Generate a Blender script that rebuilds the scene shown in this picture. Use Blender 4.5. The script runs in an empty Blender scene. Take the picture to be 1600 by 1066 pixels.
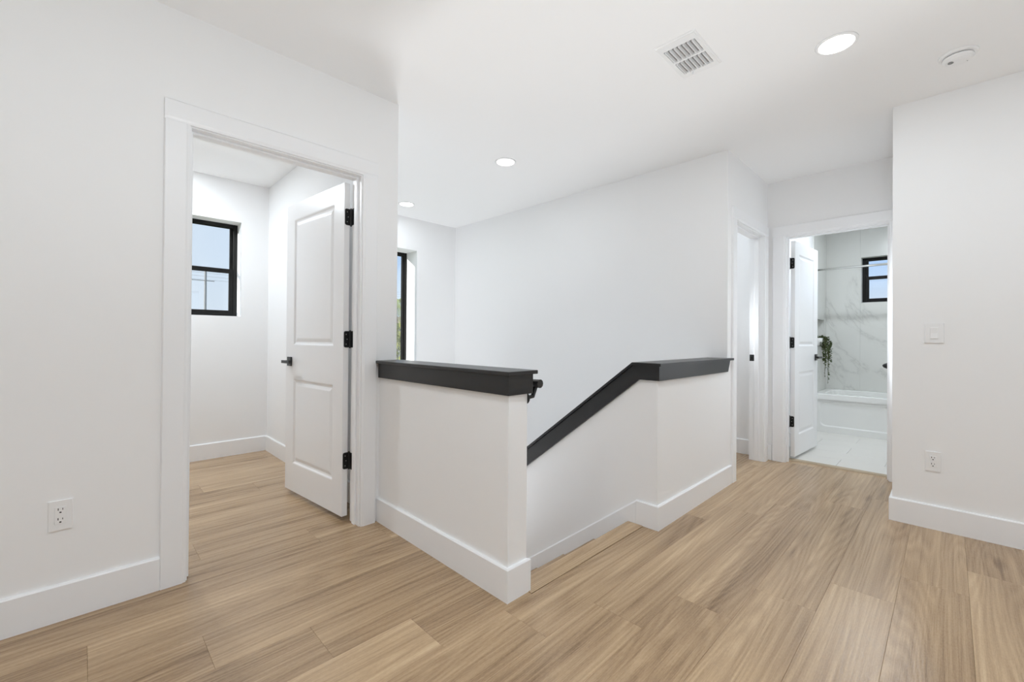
import bpy, bmesh, math, random
from mathutils import Vector, Matrix
random.seed(7)
S = bpy.context.scene
COL = S.collection

# ------------------------------------------------------------------ camera
# axes: +x runs forward-right along the floor planks, +y forward-left towards the windows, z up
CAMH = 1.12
YAW, PITCH, ROLL, FPX, SYPX = 0.7904, 0.00564, 0.00714, 675.88, -7.767
cd = bpy.data.cameras.new('camera')
cd.sensor_fit = 'HORIZONTAL'; cd.sensor_width = 36.0
cd.lens = FPX * 36.0 / 1600.0
cd.shift_y = SYPX / 1600.0
cd.clip_start = 0.02; cd.clip_end = 500
cam = bpy.data.objects.new('camera', cd); COL.objects.link(cam)
fw = Vector((math.cos(YAW), math.sin(YAW), 0)); rt = Vector((math.sin(YAW), -math.cos(YAW), 0)); up = Vector((0, 0, 1))
fw2 = fw * math.cos(PITCH) + up * math.sin(PITCH); up2 = up * math.cos(PITCH) - fw * math.sin(PITCH)
rt3 = rt * math.cos(ROLL) + up2 * math.sin(ROLL); up3 = up2 * math.cos(ROLL) - rt * math.sin(ROLL)
M = Matrix((rt3, up3, -fw2)).transposed().to_4x4(); M.translation = Vector((0, 0, CAMH))
cam.matrix_world = M
S.camera = cam

# ------------------------------------------------------------------ light of the place and added fill lamps
W = bpy.data.worlds.new('sky'); S.world = W; W.use_nodes = True
wn = W.node_tree.nodes; wl = W.node_tree.links
bg = wn['Background']
# clear hazy sky: pale towards the horizon and the sun (which stands over -x), bluer higher up and away from it
geo = wn.new('ShaderNodeTexCoord'); sp = wn.new('ShaderNodeSeparateXYZ'); wl.new(geo.outputs['Generated'], sp.inputs[0])
def ramp(sock, a_, b_, lo_=0.0, hi_=1.0):
    r_ = wn.new('ShaderNodeMapRange'); r_.interpolation_type = 'SMOOTHSTEP'
    for i_, v_ in zip((1, 2, 3, 4), (a_, b_, lo_, hi_)): r_.inputs[i_].default_value = v_
    wl.new(sock, r_.inputs[0]); return r_.outputs[0]
def wmath(op, a_, b_):
    m_ = wn.new('ShaderNodeMath'); m_.operation = op; m_.use_clamp = True
    for i_, v_ in enumerate((a_, b_)):
        if isinstance(v_, float): m_.inputs[i_].default_value = v_
        else: wl.new(v_, m_.inputs[i_])
    return m_.outputs[0]
away = wmath('MULTIPLY', ramp(sp.outputs[0], -.05, .8), ramp(sp.outputs[2], .02, .19))
blue = wmath('ADD', wmath('MULTIPLY', away, .85), ramp(sp.outputs[2], .18, .9, .0, .8))
mx = wn.new('ShaderNodeMix'); mx.data_type = 'RGBA'; wl.new(blue, mx.inputs['Factor'])
mx.inputs['A'].default_value = (.73, .82, .92, 1); mx.inputs['B'].default_value = (.33, .57, .95, 1)
wl.new(mx.outputs['Result'], bg.inputs[0])
bg.inputs[1].default_value = 1.16

sd = bpy.data.lights.new('sun', 'SUN'); sd.energy = 7.0; sd.angle = math.radians(0.6); sd.color = (1, .96, .9)
sun = bpy.data.objects.new('sun', sd); COL.objects.link(sun)
sun.rotation_euler = Vector((1.0, -0.25, -0.17)).to_track_quat('-Z', 'Y').to_euler()
sun.location = (-20, 9, 5)

# added fill spots, unseen: they brighten the ceilings, walls and passage
FILL_COL = (.87, .94, 1.0)
def fill_spot(name, loc, power, half_angle, col=FILL_COL, aim=(0, 0, 1), radius=.20, blend=.7):
    d_ = bpy.data.lights.new(name, 'SPOT'); d_.energy = power; d_.color = col; d_.shadow_soft_size = radius
    d_.spot_size = math.radians(2 * half_angle); d_.spot_blend = blend
    o_ = bpy.data.objects.new(name, d_); COL.objects.link(o_); o_.location = loc; o_.rotation_euler = Vector(aim).to_track_quat('-Z', 'Y').to_euler()
fill_spot('landing_fill', (.60, -.15, .30), 140, 76)
fill_spot('stair_fill', (2.0, 3.3, -1.35), 172, 55, (.94, .965, 1.0))
fill_spot('room_fill', (-.6, 3.75, .3), 36, 65)
fill_spot('side_room_fill', (4.08, 2.75, 1.2), 380, 19, FILL_COL, (0, -2.5, .08), .15)

S.view_settings.view_transform = 'Standard'; S.view_settings.look = 'None'
S.view_settings.exposure = -0.06; S.view_settings.gamma = 1.0
S.view_settings.use_curve_mapping = False
S.cycles.max_bounces = 14; S.cycles.diffuse_bounces = 8; S.cycles.glossy_bounces = 5
S.cycles.transparent_max_bounces = 12; S.cycles.use_denoising = True
S.cycles.caustics_reflective = False; S.cycles.caustics_refractive = False
S.cycles.sample_clamp_indirect = 6.0

# ------------------------------------------------------------------ materials
def mat(name, col, rough=.5, spec=.5, metal=0.0, bump=None, emit=None, coat=0.0):
    m = bpy.data.materials.new(name); m.use_nodes = True
    n, l = m.node_tree.nodes, m.node_tree.links
    b = n['Principled BSDF']
    b.inputs['Base Color'].default_value = (*col, 1); b.inputs['Roughness'].default_value = rough
    b.inputs['Specular IOR Level'].default_value = spec; b.inputs['Metallic'].default_value = metal
    b.inputs['Coat Weight'].default_value = coat
    if emit:
        b.inputs['Emission Color'].default_value = (*emit[0], 1); b.inputs['Emission Strength'].default_value = emit[1]
    tc = n.new('ShaderNodeTexCoord'); nz = n.new('ShaderNodeTexNoise')
    sc, st = bump if bump else (60.0, 0.02)
    nz.inputs['Scale'].default_value = sc; nz.inputs['Detail'].default_value = 3
    l.new(tc.outputs['Object'], nz.inputs['Vector'])
    bp = n.new('ShaderNodeBump'); bp.inputs['Strength'].default_value = st; bp.inputs['Distance'].default_value = .002
    l.new(nz.outputs['Fac'], bp.inputs['Height']); l.new(bp.outputs['Normal'], b.inputs['Normal'])
    return m

WHITE = (.875, .875, .875)
M_WALL = mat('wall_paint', WHITE, .62, .3, bump=(180, .06))
M_CEIL = mat('ceiling_paint', (.90, .90, .90), .85, .2, bump=(140, .06))
M_TRIM = mat('trim_paint', (.87, .875, .885), .34, .5)
M_DOOR = mat('door_paint', (.87, .87, .875), .30, .5)
M_BLACK = mat('black_satin_paint', (.016, .0155, .0155), .34, .45)
M_METAL = mat('black_metal', (.010, .010, .010), .38, .5)
M_FRAME = mat('black_window_frame', (.006, .0055, .005), .5, .25)
M_SCREW = mat('screw_steel', (.5, .5, .5), .35, .5, 1.0)
M_PLAST = mat('white_plastic', (.86, .86, .86), .28, .5)
M_SLOT = mat('dark_slot', (.02, .02, .02), .7, .2)
M_VOID = mat('duct_dark', (.30, .30, .30), .9, .1)
M_CHROME = mat('chrome', (.62, .62, .60), .16, .5, 1.0)
M_TUB = mat('tub_acrylic', (.82, .82, .80), .12, .5)
M_POT = mat('pot_ceramic', (.85, .85, .84), .25, .5)
M_LENS = mat('lamp_lens', (1, 1, 1), .5, .2, emit=((1, .985, .96), 6.0))
M_SUB = mat('underlay', (.20, .15, .10), .9, .1)
M_GROUT = mat('grout', (.68, .68, .66), .9, .1)
M_OAKTRIM = mat('threshold_vinyl', (.45, .36, .25), .5, .4)
M_ROOF = mat('clay_roof', (.55, .36, .27), .8, .2, bump=(30, .3))
M_STUCCO = mat('stucco', (.70, .62, .52), .9, .2, bump=(40, .3))
M_GROUND = mat('lawn', (.20, .26, .10), .95, .1, bump=(8, .5))
M_BARK = mat('bark', (.23, .18, .13), .9, .2, bump=(25, .6))
M_POLE = mat('pole_wood', (.36, .35, .35), .9, .2)
M_LEAF = mat('vine_leaf', (.075, .10, .035), .5, .4)
M_STEM = mat('vine_stem', (.10, .085, .04), .7, .3)
M_FROND = mat('palm_frond', (.33, .37, .12), .55, .3)
M_BUSH = mat('shrub_leaf', (.30, .31, .08), .6, .3)

def glass_mat():
    m = bpy.data.materials.new('window_glass'); m.use_nodes = True
    n, l = m.node_tree.nodes, m.node_tree.links; n.remove(n['Principled BSDF'])
    t = n.new('ShaderNodeBsdfTransparent'); t.inputs[0].default_value = (.95, .965, .97, 1)
    g = n.new('ShaderNodeBsdfGlossy'); g.inputs['Roughness'].default_value = .02
    nz = n.new('ShaderNodeTexNoise'); nz.inputs['Scale'].default_value = 2.0
    bp = n.new('ShaderNodeBump'); bp.inputs['Strength'].default_value = .01
    l.new(nz.outputs['Fac'], bp.inputs['Height']); l.new(bp.outputs['Normal'], g.inputs['Normal'])
    x = n.new('ShaderNodeMixShader'); x.inputs[0].default_value = .05; l.new(t.outputs[0], x.inputs[1]); l.new(g.outputs[0], x.inputs[2])
    l.new(x.outputs[0], n['Material Output'].inputs[0]); return m
M_GLASS = glass_mat()

def wood_mat():
    m = bpy.data.materials.new('oak_plank'); m.use_nodes = True
    n, l = m.node_tree.nodes, m.node_tree.links; b = n['Principled BSDF']
    def N(t, **k):
        x = n.new(t)
        for a, v in k.items(): x.inputs[a].default_value = v
        return x
    def math_(op, a, bb):
        x = n.new('ShaderNodeMath'); x.operation = op
        for i, v in enumerate((a, bb)):
            if isinstance(v, (int, float)): x.inputs[i].default_value = v
            else: l.new(v, x.inputs[i])
        return x.outputs[0]
    tc = n.new('ShaderNodeTexCoord'); oi = n.new('ShaderNodeObjectInfo')
    rnd = oi.outputs['Random']
    off = n.new('ShaderNodeCombineXYZ')
    l.new(math_('MULTIPLY', rnd, 37.0), off.inputs[0]); l.new(math_('MULTIPLY', rnd, 91.0), off.inputs[1]); l.new(math_('MULTIPLY', rnd, 13.0), off.inputs[2])
    va = n.new('ShaderNodeVectorMath'); va.operation = 'ADD'
    l.new(tc.outputs['Object'], va.inputs[0]); l.new(off.outputs[0], va.inputs[1])
    def mapped(sx, sy):
        mp = n.new('ShaderNodeMapping'); mp.inputs['Scale'].default_value = (sx, sy, 1); l.new(va.outputs[0], mp.inputs[0]); return mp.outputs[0]
    def noise(vec, scale, detail, rough=.55, dist=0.0):
        x = N('ShaderNodeTexNoise', Scale=scale, Detail=detail, Roughness=rough, Distortion=dist); l.new(vec, x.inputs['Vector']); return x.outputs['Fac']
    broad = noise(mapped(.40, 4.0), 1.5, 2, .5, .3)          # wide light and dark bands
    streak = noise(mapped(.42, 30.0), 1.5, 8, .68, .15)      # long streaks
    fine = noise(mapped(3.2, 240.0), 1.6, 5, .8)            # pores
    # cathedral figure: contour lines of a long stretched field
    field = noise(mapped(.33, 4.4), 1.2, 1.0, .4, .15)
    ring = n.new('ShaderNodeMath'); ring.operation = 'PINGPONG'; ring.inputs[1].default_value = .5
    l.new(math_('MULTIPLY', math_('ADD', field, math_('MULTIPLY', streak, .03)), 26.0), ring.inputs[0])
    ringv = math_('MULTIPLY', ring.outputs[0], 2.0)
    knot = N('ShaderNodeTexVoronoi', Scale=1.0); l.new(mapped(1.1, 4.4), knot.inputs['Vector'])
    kn = n.new('ShaderNodeMapRange'); kn.inputs[1].default_value = 0.0; kn.inputs[2].default_value = .13; kn.inputs[3].default_value = 1; kn.inputs[4].default_value = 0
    l.new(knot.outputs['Distance'], kn.inputs[0])
    v = math_('ADD', math_('MULTIPLY', broad, .40), math_('MULTIPLY', streak, .44))
    v = math_('ADD', v, math_('MULTIPLY', ringv, .065))
    v = math_('ADD', v, math_('MULTIPLY', fine, .27))
    speck = noise(mapped(42.0, 150.0), 1.6, 3, .7)
    v = math_('ADD', v, math_('MULTIPLY', math_('SUBTRACT', speck, .5), .16))
    v = math_('ADD', v, math_('MULTIPLY', math_('SUBTRACT', rnd, .5), .05))
    v = math_('SUBTRACT', v, math_('MULTIPLY', kn.outputs[0], .15))
    cr = n.new('ShaderNodeValToRGB'); l.new(v, cr.inputs[0])
    e = cr.color_ramp.elements
    e[0].position = .40; e[0].color = (.192, .118, .062, 1)
    e[1].position = .82; e[1].color = (.650, .478, .300, 1)
    k = e.new(.55); k.color = (.366, .245, .140, 1)
    k = e.new(.68); k.color = (.506, .356, .211, 1)
    l.new(cr.outputs[0], b.inputs['Base Color'])
    rr = n.new('ShaderNodeMapRange'); rr.inputs[3].default_value = .17; rr.inputs[4].default_value = .29; l.new(fine, rr.inputs[0])
    l.new(rr.outputs[0], b.inputs['Roughness']); b.inputs['Specular IOR Level'].default_value = .5
    hgt = math_('ADD', math_('MULTIPLY', fine, .7), math_('MULTIPLY', ringv, .22))
    bp = n.new('ShaderNodeBump'); bp.inputs['Strength'].default_value = .28; bp.inputs['Distance'].default_value = .0016
    l.new(hgt, bp.inputs['Height']); l.new(bp.outputs['Normal'], b.inputs['Normal'])
    return m
M_OAK = wood_mat()

def marble_mat():
    m = bpy.data.materials.new('marble_tile'); m.use_nodes = True
    n, l = m.node_tree.nodes, m.node_tree.links; b = n['Principled BSDF']
    g = n.new('ShaderNodeNewGeometry')
    mp = n.new('ShaderNodeMapping'); mp.inputs['Rotation'].default_value = (.55, .2, .1); l.new(g.outputs['Position'], mp.inputs[0])
    a = n.new('ShaderNodeTexNoise'); a.inputs['Scale'].default_value = .42; a.inputs['Detail'].default_value = 7; a.inputs['Roughness'].default_value = .62; a.inputs['Distortion'].default_value = .7
    l.new(mp.outputs[0], a.inputs['Vector'])
    s1 = n.new('ShaderNodeMath'); s1.operation = 'SUBTRACT'; s1.inputs[1].default_value = .5; l.new(a.outputs['Fac'], s1.inputs[0])
    s2 = n.new('ShaderNodeMath'); s2.operation = 'ABSOLUTE'; l.new(s1.outputs[0], s2.inputs[0])
    cr = n.new('ShaderNodeValToRGB'); l.new(s2.outputs[0], cr.inputs[0]); e = cr.color_ramp.elements
    e[0].position = 0.0; e[0].color = (.585, .585, .56, 1); e[1].position = .022; e[1].color = (.70, .70, .67, 1)
    k = e.new(.007); k.color = (.668, .668, .638, 1); k = e.new(.2); k.color = (.725, .725, .70, 1)
    l.new(cr.outputs[0], b.inputs['Base Color']); b.inputs['Roughness'].default_value = .22
    return m
M_MARBLE = marble_mat()
M_FTILE = mat('bath_floor_tile', (.72, .70, .66), .35, .5)

# ------------------------------------------------------------------ helpers
WORLD = {}
def obj(name, bm, m, parent=None, base=None, smooth=False):
    """one mesh object; geometry is given in world metres, origin goes to the bottom centre"""
    bmesh.ops.recalc_face_normals(bm, faces=bm.faces)
    xs = [v.co for v in bm.verts]
    lo = Vector((min(c.x for c in xs), min(c.y for c in xs), min(c.z for c in xs)))
    hi = Vector((max(c.x for c in xs), max(c.y for c in xs), max(c.z for c in xs)))
    o0 = Vector(base) if base else Vector(((lo.x + hi.x) / 2, (lo.y + hi.y) / 2, lo.z))
    bmesh.ops.translate(bm, verts=bm.verts, vec=-o0)
    me = bpy.data.meshes.new(name); bm.to_mesh(me); bm.free()
    if smooth:
        for p in me.polygons: p.use_smooth = True
    me.materials.append(m)
    o = bpy.data.objects.new(name, me); COL.objects.link(o)
    place(o, o0, parent); return o
def place(o, world, parent=None):
    WORLD[o] = Vector(world)
    if parent: o.parent = parent; o.location = WORLD[o] - WORLD[parent]
    else: o.location = WORLD[o]
def thing(name, label, cat, loc, group=None):
    o = bpy.data.objects.new(name, None); COL.objects.link(o); o.empty_display_size = .1
    place(o, loc); return tag(o, label, cat, group)
def tag(o, label=None, cat=None, group=None, kind=None):
    if label: o['label'] = label
    if cat: o['category'] = cat
    if group: o['group'] = group
    if kind: o['kind'] = kind
    return o
def struct(name, bm, m, label, cat): return tag(obj(name, bm, m), label, cat, kind='structure')
def sthing(name, label, cat, loc):
    return tag(thing(name, label, cat, loc), kind='structure')

def box(bm, x0, x1, y0, y1, z0, z1, f=None):
    vs = [Vector((x, y, z)) for x in (x0, x1) for y in (y0, y1) for z in (z0, z1)]
    if f: vs = [f(v) for v in vs]
    v = [bm.verts.new(c) for c in vs]
    for a in ((0, 1, 3, 2), (4, 6, 7, 5), (0, 4, 5, 1), (2, 3, 7, 6), (0, 2, 6, 4), (1, 5, 7, 3)):
        bm.faces.new([v[i] for i in a])
    return bm
def B(*a, f=None): return box(bmesh.new(), *a, f=f)
def bevel(bm, w, seg=1, minlen=0):
    bmesh.ops.bevel(bm, geom=[e for e in bm.edges if e.calc_length() > minlen], offset=w, segments=seg, affect='EDGES', profile=.5); return bm
def prism(pts, ax, a0, a1, bm=None, f=None):
    """polygon pts in the two other axes (in x,y,z order), extruded along ax"""
    bm = bm or bmesh.new()
    def mk(p, a):
        c = list(p); c.insert(ax, a); c = Vector(c); return f(c) if f else c
    lo = [bm.verts.new(mk(p, a0)) for p in pts]; hi = [bm.verts.new(mk(p, a1)) for p in pts]
    n = len(pts); bm.faces.new(lo); bm.faces.new(hi[::-1])
    for i in range(n): bm.faces.new((lo[i], hi[i], hi[(i + 1) % n], lo[(i + 1) % n]))
    return bm
def lathe(prof, c, ax=2, seg=32, bm=None, sgn=1):
    """profile (radius, height) turned about axis ax through c"""
    bm = bm or bmesh.new(); rings = []
    for r, hgt in prof:
        ring = []
        for k in range(seg if r > 1e-6 else 1):
            t = 2 * math.pi * k / seg
            p = [r * math.cos(t), r * math.sin(t)]; p.insert(ax, hgt * sgn)
            ring.append(bm.verts.new(Vector(c) + Vector(p)))
        rings.append(ring)
    for a, b in zip(rings, rings[1:]):
        for k in range(seg):
            q = [a[k % len(a)], a[(k + 1) % len(a)], b[(k + 1) % len(b)], b[k % len(b)]]
            u = []
            for x in q:
                if x not in u: u.append(x)
            if len(u) > 2: bm.faces.new(u)
    for ring in (rings[0], rings[-1]):
        if len(ring) > 2: bm.faces.new(ring)
    return bm
def tube(pts, r, seg=8, bm=None, squash=1.0):
    bm = bm or bmesh.new(); pts = [Vector(p) for p in pts]; rings = []
    for i, p in enumerate(pts):
        d = (pts[min(i + 1, len(pts) - 1)] - pts[max(i - 1, 0)]).normalized()
        a = d.cross(Vector((0, 0, 1)));
        if a.length < 1e-3: a = Vector((1, 0, 0))
        a.normalize(); b = a.cross(d).normalized()
        rr = r[i] if isinstance(r, (list, tuple)) else r
        rings.append([bm.verts.new(p + a * rr * math.cos(2 * math.pi * k / seg) + b * rr * squash * math.sin(2 * math.pi * k / seg)) for k in range(seg)])
    for a, b in zip(rings, rings[1:]):
        for k in range(seg): bm.faces.new((a[k], a[(k + 1) % seg], b[(k + 1) % seg], b[k]))
    bm.faces.new(rings[0][::-1]); bm.faces.new(rings[-1]); return bm
def wall_with_holes(a0, a1, b0, b1, t0, t1, holes, horiz):
    """slab spanning a (x or y) and z; holes are (a0,a1,z0,z1); horiz 'x' or 'y' is the run"""
    bm = bmesh.new()
    As = sorted({a0, a1, *[v for h_ in holes for v in h_[:2]]}); Zs = sorted({b0, b1, *[v for h_ in holes for v in h_[2:]]})
    for i in range(len(As) - 1):
        for j in range(len(Zs) - 1):
            ca, cz = (As[i] + As[i + 1]) / 2, (Zs[j] + Zs[j + 1]) / 2
            if any(h_[0] < ca < h_[1] and h_[2] < cz < h_[3] for h_ in holes): continue
            if horiz == 'x': box(bm, As[i], As[i + 1], t0, t1, Zs[j], Zs[j + 1])
            else: box(bm, t0, t1, As[i], As[i + 1], Zs[j], Zs[j + 1])
    # weld the cells into one clean slab
    bmesh.ops.remove_doubles(bm, verts=bm.verts, dist=1e-5)
    seen = {}
    for f in list(bm.faces): seen.setdefault(tuple(sorted(v.index for v in f.verts)) if False else tuple(round(c, 4) for c in f.calc_center_median()), []).append(f)
    bmesh.ops.delete(bm, geom=[f for fs in seen.values() if len(fs) > 1 for f in fs], context='FACES')
    return bm

# ------------------------------------------------------------------ measured planes (metres)
HC, HB, TB, TC = 2.597, .1435, .015, .018
YL, YLB = 2.459, 2.574                 # wall with the left doorway
X1, X1B, Y1 = 1.292, 1.407, 1.322      # first half wall
X2, X2B, Y2 = 2.4055, 2.5205, 1.206    # second half wall, going down with the stairs
XS = 3.54                              # long stairwell wall
XB, XBB = 4.588, 4.703                 # wall with the bathroom doorway
YF = 4.669                             # stairwell window wall
XR, YR = 3.619, .250                   # wall on the right
XRM, YRM = 1.298, 4.760                # room behind the left doorway
XT, XAP = 7.21, 6.44                   # bath back wall, tub apron
YBL = 1.18                             # bath left wall
XW, YS = -2.3, -2.75                   # walls behind the camera
TOP = HC + .25
DZ = 2.087                             # top of the door openings

# ------------------------------------------------------------------ setting: shell
struct('ceiling', B(XW - .2, 7.5, YS - .2, 4.957, HC, TOP), M_CEIL, 'smooth flat white ceiling over the whole landing', 'ceiling')
struct('wall_left', wall_with_holes(XW, X1B, -.25, HC, YL, YLB, [(.322, 1.189, -.02, 2.105)], 'x'), M_WALL, 'white wall with the open doorway to the small room', 'wall')
struct('wall_room_side', B(XRM, X1B, YLB, YF, -2.9, HC), M_WALL, 'white side wall of the small room behind the open door', 'wall')
WIN1 = (.455, 1.064, 1.312, 2.209); WIN2 = (1.98, 2.948, .45, 2.206); WIN3 = (.02, .805, 1.621, 2.209)
struct('wall_room_window', wall_with_holes(XW, XRM + .0, -2.9, HC, YRM, 4.957, [WIN1], 'x'), M_WALL, 'white back wall of the small room around the black window', 'wall')
struct('wall_stair_window', wall_with_holes(XRM + .0, XS + .115, -2.9, HC, YF, 4.957, [WIN2], 'x'), M_WALL, 'white end wall of the stairwell with the tall window', 'wall')
struct('wall_stair', B(XS, XS + .115, Y2 + .115, YF, -2.9, HC), M_WALL, 'long tall white wall of the stairwell', 'wall')
CD0, CD1 = 3.693, 4.478
struct('wall_closet', wall_with_holes(XS + .115, XBB, -.25, HC, Y2, Y2 + .115, [(CD0, CD1, -.02, 2.105)], 'x'), M_WALL, 'narrow white wall with the cased opening beside the bathroom', 'wall')
BD0, BD1 = .316, 1.074
struct('wall_bath_door', wall_with_holes(YR, Y2, -.25, HC, XB, XBB, [(BD0, BD1, -.02, 2.095)], 'y'), M_WALL, 'white wall holding the bathroom doorway', 'wall')
struct('wall_right', B(XR, XB, YS, YR, -.25, HC), M_WALL, 'white wall on the right with the light switch and outlet', 'wall')
struct('wall_back', wall_with_holes(XW - .15, XR + .2, -.25, HC, YS - .15, YS, [(-1.5, .2, .35, 2.2), (.7, 2.4, .35, 2.2)], 'x'), M_WALL, 'white wall behind the camera with two added wide windows', 'wall')
struct('wall_west', B(XW - .15, XW, YS, 4.957, -.25, HC), M_WALL, 'white wall far left outside the picture', 'wall')
# room behind the cased opening
struct('wall_closet_right', B(4.645, XBB, Y2 + .115, 3.1, -.25, HC), M_WALL, 'white inner wall seen through the narrow cased opening', 'wall')
struct('wall_closet_back', B(XS + .115, XBB, 3.1, 3.2, -.25, HC), M_WALL, 'white end wall inside the narrow cased opening', 'wall')
# bathroom shell
NX0, NX1, NZ0, NZ1 = 6.62, 7.09, 1.045, 1.408
struct('wall_bath_left', wall_with_holes(XBB, 7.4, -.25, HC, YBL + .012, YBL + .112, [(NX0, NX1, NZ0, NZ1)], 'x'), M_WALL, 'white left wall of the bathroom behind its door', 'wall')
struct('wall_bath_back', wall_with_holes(-.4, 1.3, -.25, HC, XT + .012, XT + .15, [WIN3], 'y'), M_GROUT, 'bathroom end wall carrying the marble tiles and window', 'wall')
struct('wall_bath_side', B(XBB, 5.7, -.45, .26, -.25, HC), M_WALL, 'white wall just inside the bathroom carrying the black hook', 'wall')
struct('wall_bath_right', B(5.7, 7.4, -.45, -.34 - .012, -.25, HC), M_WALL, 'white right wall at the foot of the bathtub', 'wall')

# half walls
struct('wall_half', B(X1, X1B, Y1, YL, -2.9, .963), M_WALL, 'white half wall with black cap beside the open door', 'half wall')
SL = .77
bm = prism([(Y2 + .115, -2.9), (Y2 + .115, .963), (1.356, .963), (3.50, .963 - SL * (3.50 - 1.356)), (3.50, -2.9)], 0, X2, X2B)
struct('wall_half_sloped', bm, M_WALL, 'white half wall stepping down with the stairs', 'half wall')
struct('wall_half_front', B(X2, XS, Y2, Y2 + .115, -.35, .963), M_WALL, 'white half wall section facing the hall under flat black cap', 'half wall')
bm = B(XS, XS + .115, Y2, Y2 + .115, -.35, HC)
struct('wall_stair_end', bm, M_WALL, 'white end of the stairwell wall above the flat black cap', 'wall')

# ------------------------------------------------------------------ floor
fl_sub = bmesh.new()
for a in ((XW, XB, YS, 1.27), (XW, X1 + .04, 1.27, YRM), (XS + .06, XBB, 1.27, 3.15), (XB, XBB + .01, .3, 1.1)):
    box(fl_sub, a[0], a[1], a[2], a[3], -.22, -.009)
floor = struct('floor', fl_sub, M_SUB, 'light oak plank floor of the landing and rooms', 'floor')
PW, PL, GAP = .225, 1.525, .00015
pcache = {}
def plank(x0, x1, y0, y1):
    key = round(x1 - x0, 4)
    if key not in pcache:
        L2, W2 = key / 2 - GAP, PW / 2 - GAP
        bm = bmesh.new(); c = .0006
        lo = [bm.verts.new((sx * L2, sy * W2, -.009)) for sx, sy in ((-1, -1), (1, -1), (1, 1), (-1, 1))]
        md = [bm.verts.new((sx * L2, sy * W2, -.0008)) for sx, sy in ((-1, -1), (1, -1), (1, 1), (-1, 1))]
        tp = [bm.verts.new((sx * (L2 - c), sy * (W2 - c), 0)) for sx, sy in ((-1, -1), (1, -1), (1, 1), (-1, 1))]
        bm.faces.new(tp)
        for A_, B_ in ((lo, md), (md, tp)):
            for k in range(4): bm.faces.new((A_[k], A_[(k + 1) % 4], B_[(k + 1) % 4], B_[k]))
        me = bpy.data.meshes.new('plank'); bm.to_mesh(me); bm.free(); me.materials.append(M_OAK); pcache[key] = me
    o = bpy.data.objects.new('plank', pcache[key]); COL.objects.link(o)
    place(o, ((x0 + x1) / 2, (y0 + y1) / 2, 0), floor)
for r in range(-18, 17):                       # row r lies between y = 1.286 + .225 (r-1) and y = 1.286 + .225 r
    ya, yb = 1.286 + PW * (r - 1), 1.286 + PW * r
    j = 1.243 - .306 * r
    if r == 7: j -= .20
    if yb < .17: segs = [(XW, XR + .05)]
    elif r <= 0: segs = [(XW, XBB + .012)]
    elif r <= 8: segs = [(XW, X1B if r == 1 else X1 + .045), (XS + .06, 4.68)]
    else: segs = [(XW, X1 + .045)]
    for s0, s1 in segs:
        k = math.floor((s0 - j) / PL)
        while j + k * PL < s1:
            a, b = max(s0, j + k * PL), min(s1, j + (k + 1) * PL)
            if b - a > .03: plank(a, b, ya, yb)
            k += 1

# ------------------------------------------------------------------ stairs
stair = sthing('staircase', 'oak plank staircase going down between the two half walls', 'staircase', (1.9, 1.286, -.3))
def nosing(x0, x1, ya, yb, z, th=.030, flip=1):
    e = yb; pts = [(ya, z - th), (ya, z), (e - .010 * flip, z), (e - .003 * flip, z - .004), (e, z - .012), (e, z - th)]
    return prism(pts, 0, x0, x1)
obj('stair_nosing', nosing(X1B + .001, X2 - .001, 1.289, 1.397, .002), M_OAK, stair)
RISE, RUN = .19, .25
for i in range(0, 9):
    ye, z = 1.397 + RUN * i, -RISE * i
    if i: obj('tread', nosing(X1B + .001, X2 - .001, ye - RUN - .03, ye, z), M_OAK, stair)
    obj('riser', B(X1B + .001, X2 - .001, ye - .045, ye - .030, z - RISE, z - .030), M_OAK, stair)
LZ = -RISE * 9
obj('landing', B(X1B + .001, XS - .001, 1.397 + RUN * 8 - .03, YF, LZ - .15, LZ), M_OAK, stair)
for i in range(1, 6):
    ye, z = 3.45 - RUN * (i - 1), LZ - RISE * i
    obj('tread', B(X2B + .001, XS - .001, ye - RUN, ye + .03, z - .03, z), M_OAK, stair)
    obj('riser', B(X2B + .001, XS - .001, ye + .03, ye + .045, z, z + RISE), M_OAK, stair)
struct('floor_lower', B(X1B, XS, Y2, YF, -2.95, -2.86), M_OAK, 'lower storey floor at the foot of the stairs', 'floor')

# ------------------------------------------------------------------ baseboards
def bb_profile(h_=HB, t=TB): return [(0, 0), (t, 0), (t, h_ - .006), (t - .005, h_), (0, h_)]
def base_x(x0, x1, yface, sgn=-1, z=0.0):      # runs along x, sticks out to sgn*y
    return prism([(yface + sgn * a, z + b) for a, b in bb_profile()], 0, x0, x1)
def base_y(y0, y1, xface, sgn=-1):
    return prism([(xface + sgn * a, b) for a, b in bb_profile()], 1, y0, y1)
struct('baseboard_left', base_x(XW, .246, YL), M_TRIM, 'white baseboard left of the open doorway below the outlet', 'baseboard')
g = sthing('baseboard_half_wall', 'white baseboard wrapping the half wall beside the open door', 'baseboard', (X1, Y1, 0))
def mitre_y(y0, y1, xface, sgn, c0=0, c1=0):   # c0/c1 extend the outer face at the ends (mitred corner)
    bm = bmesh.new(); pr = bb_profile()
    lo = [bm.verts.new((xface + sgn * a, y0 + c0 * a, b)) for a, b in pr]; hi = [bm.verts.new((xface + sgn * a, y1 + c1 * a, b)) for a, b in pr]
    n = len(pr); bm.faces.new(lo); bm.faces.new(hi[::-1])
    for i in range(n): bm.faces.new((lo[i], hi[i], hi[(i + 1) % n], lo[(i + 1) % n]))
    return bm
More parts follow.
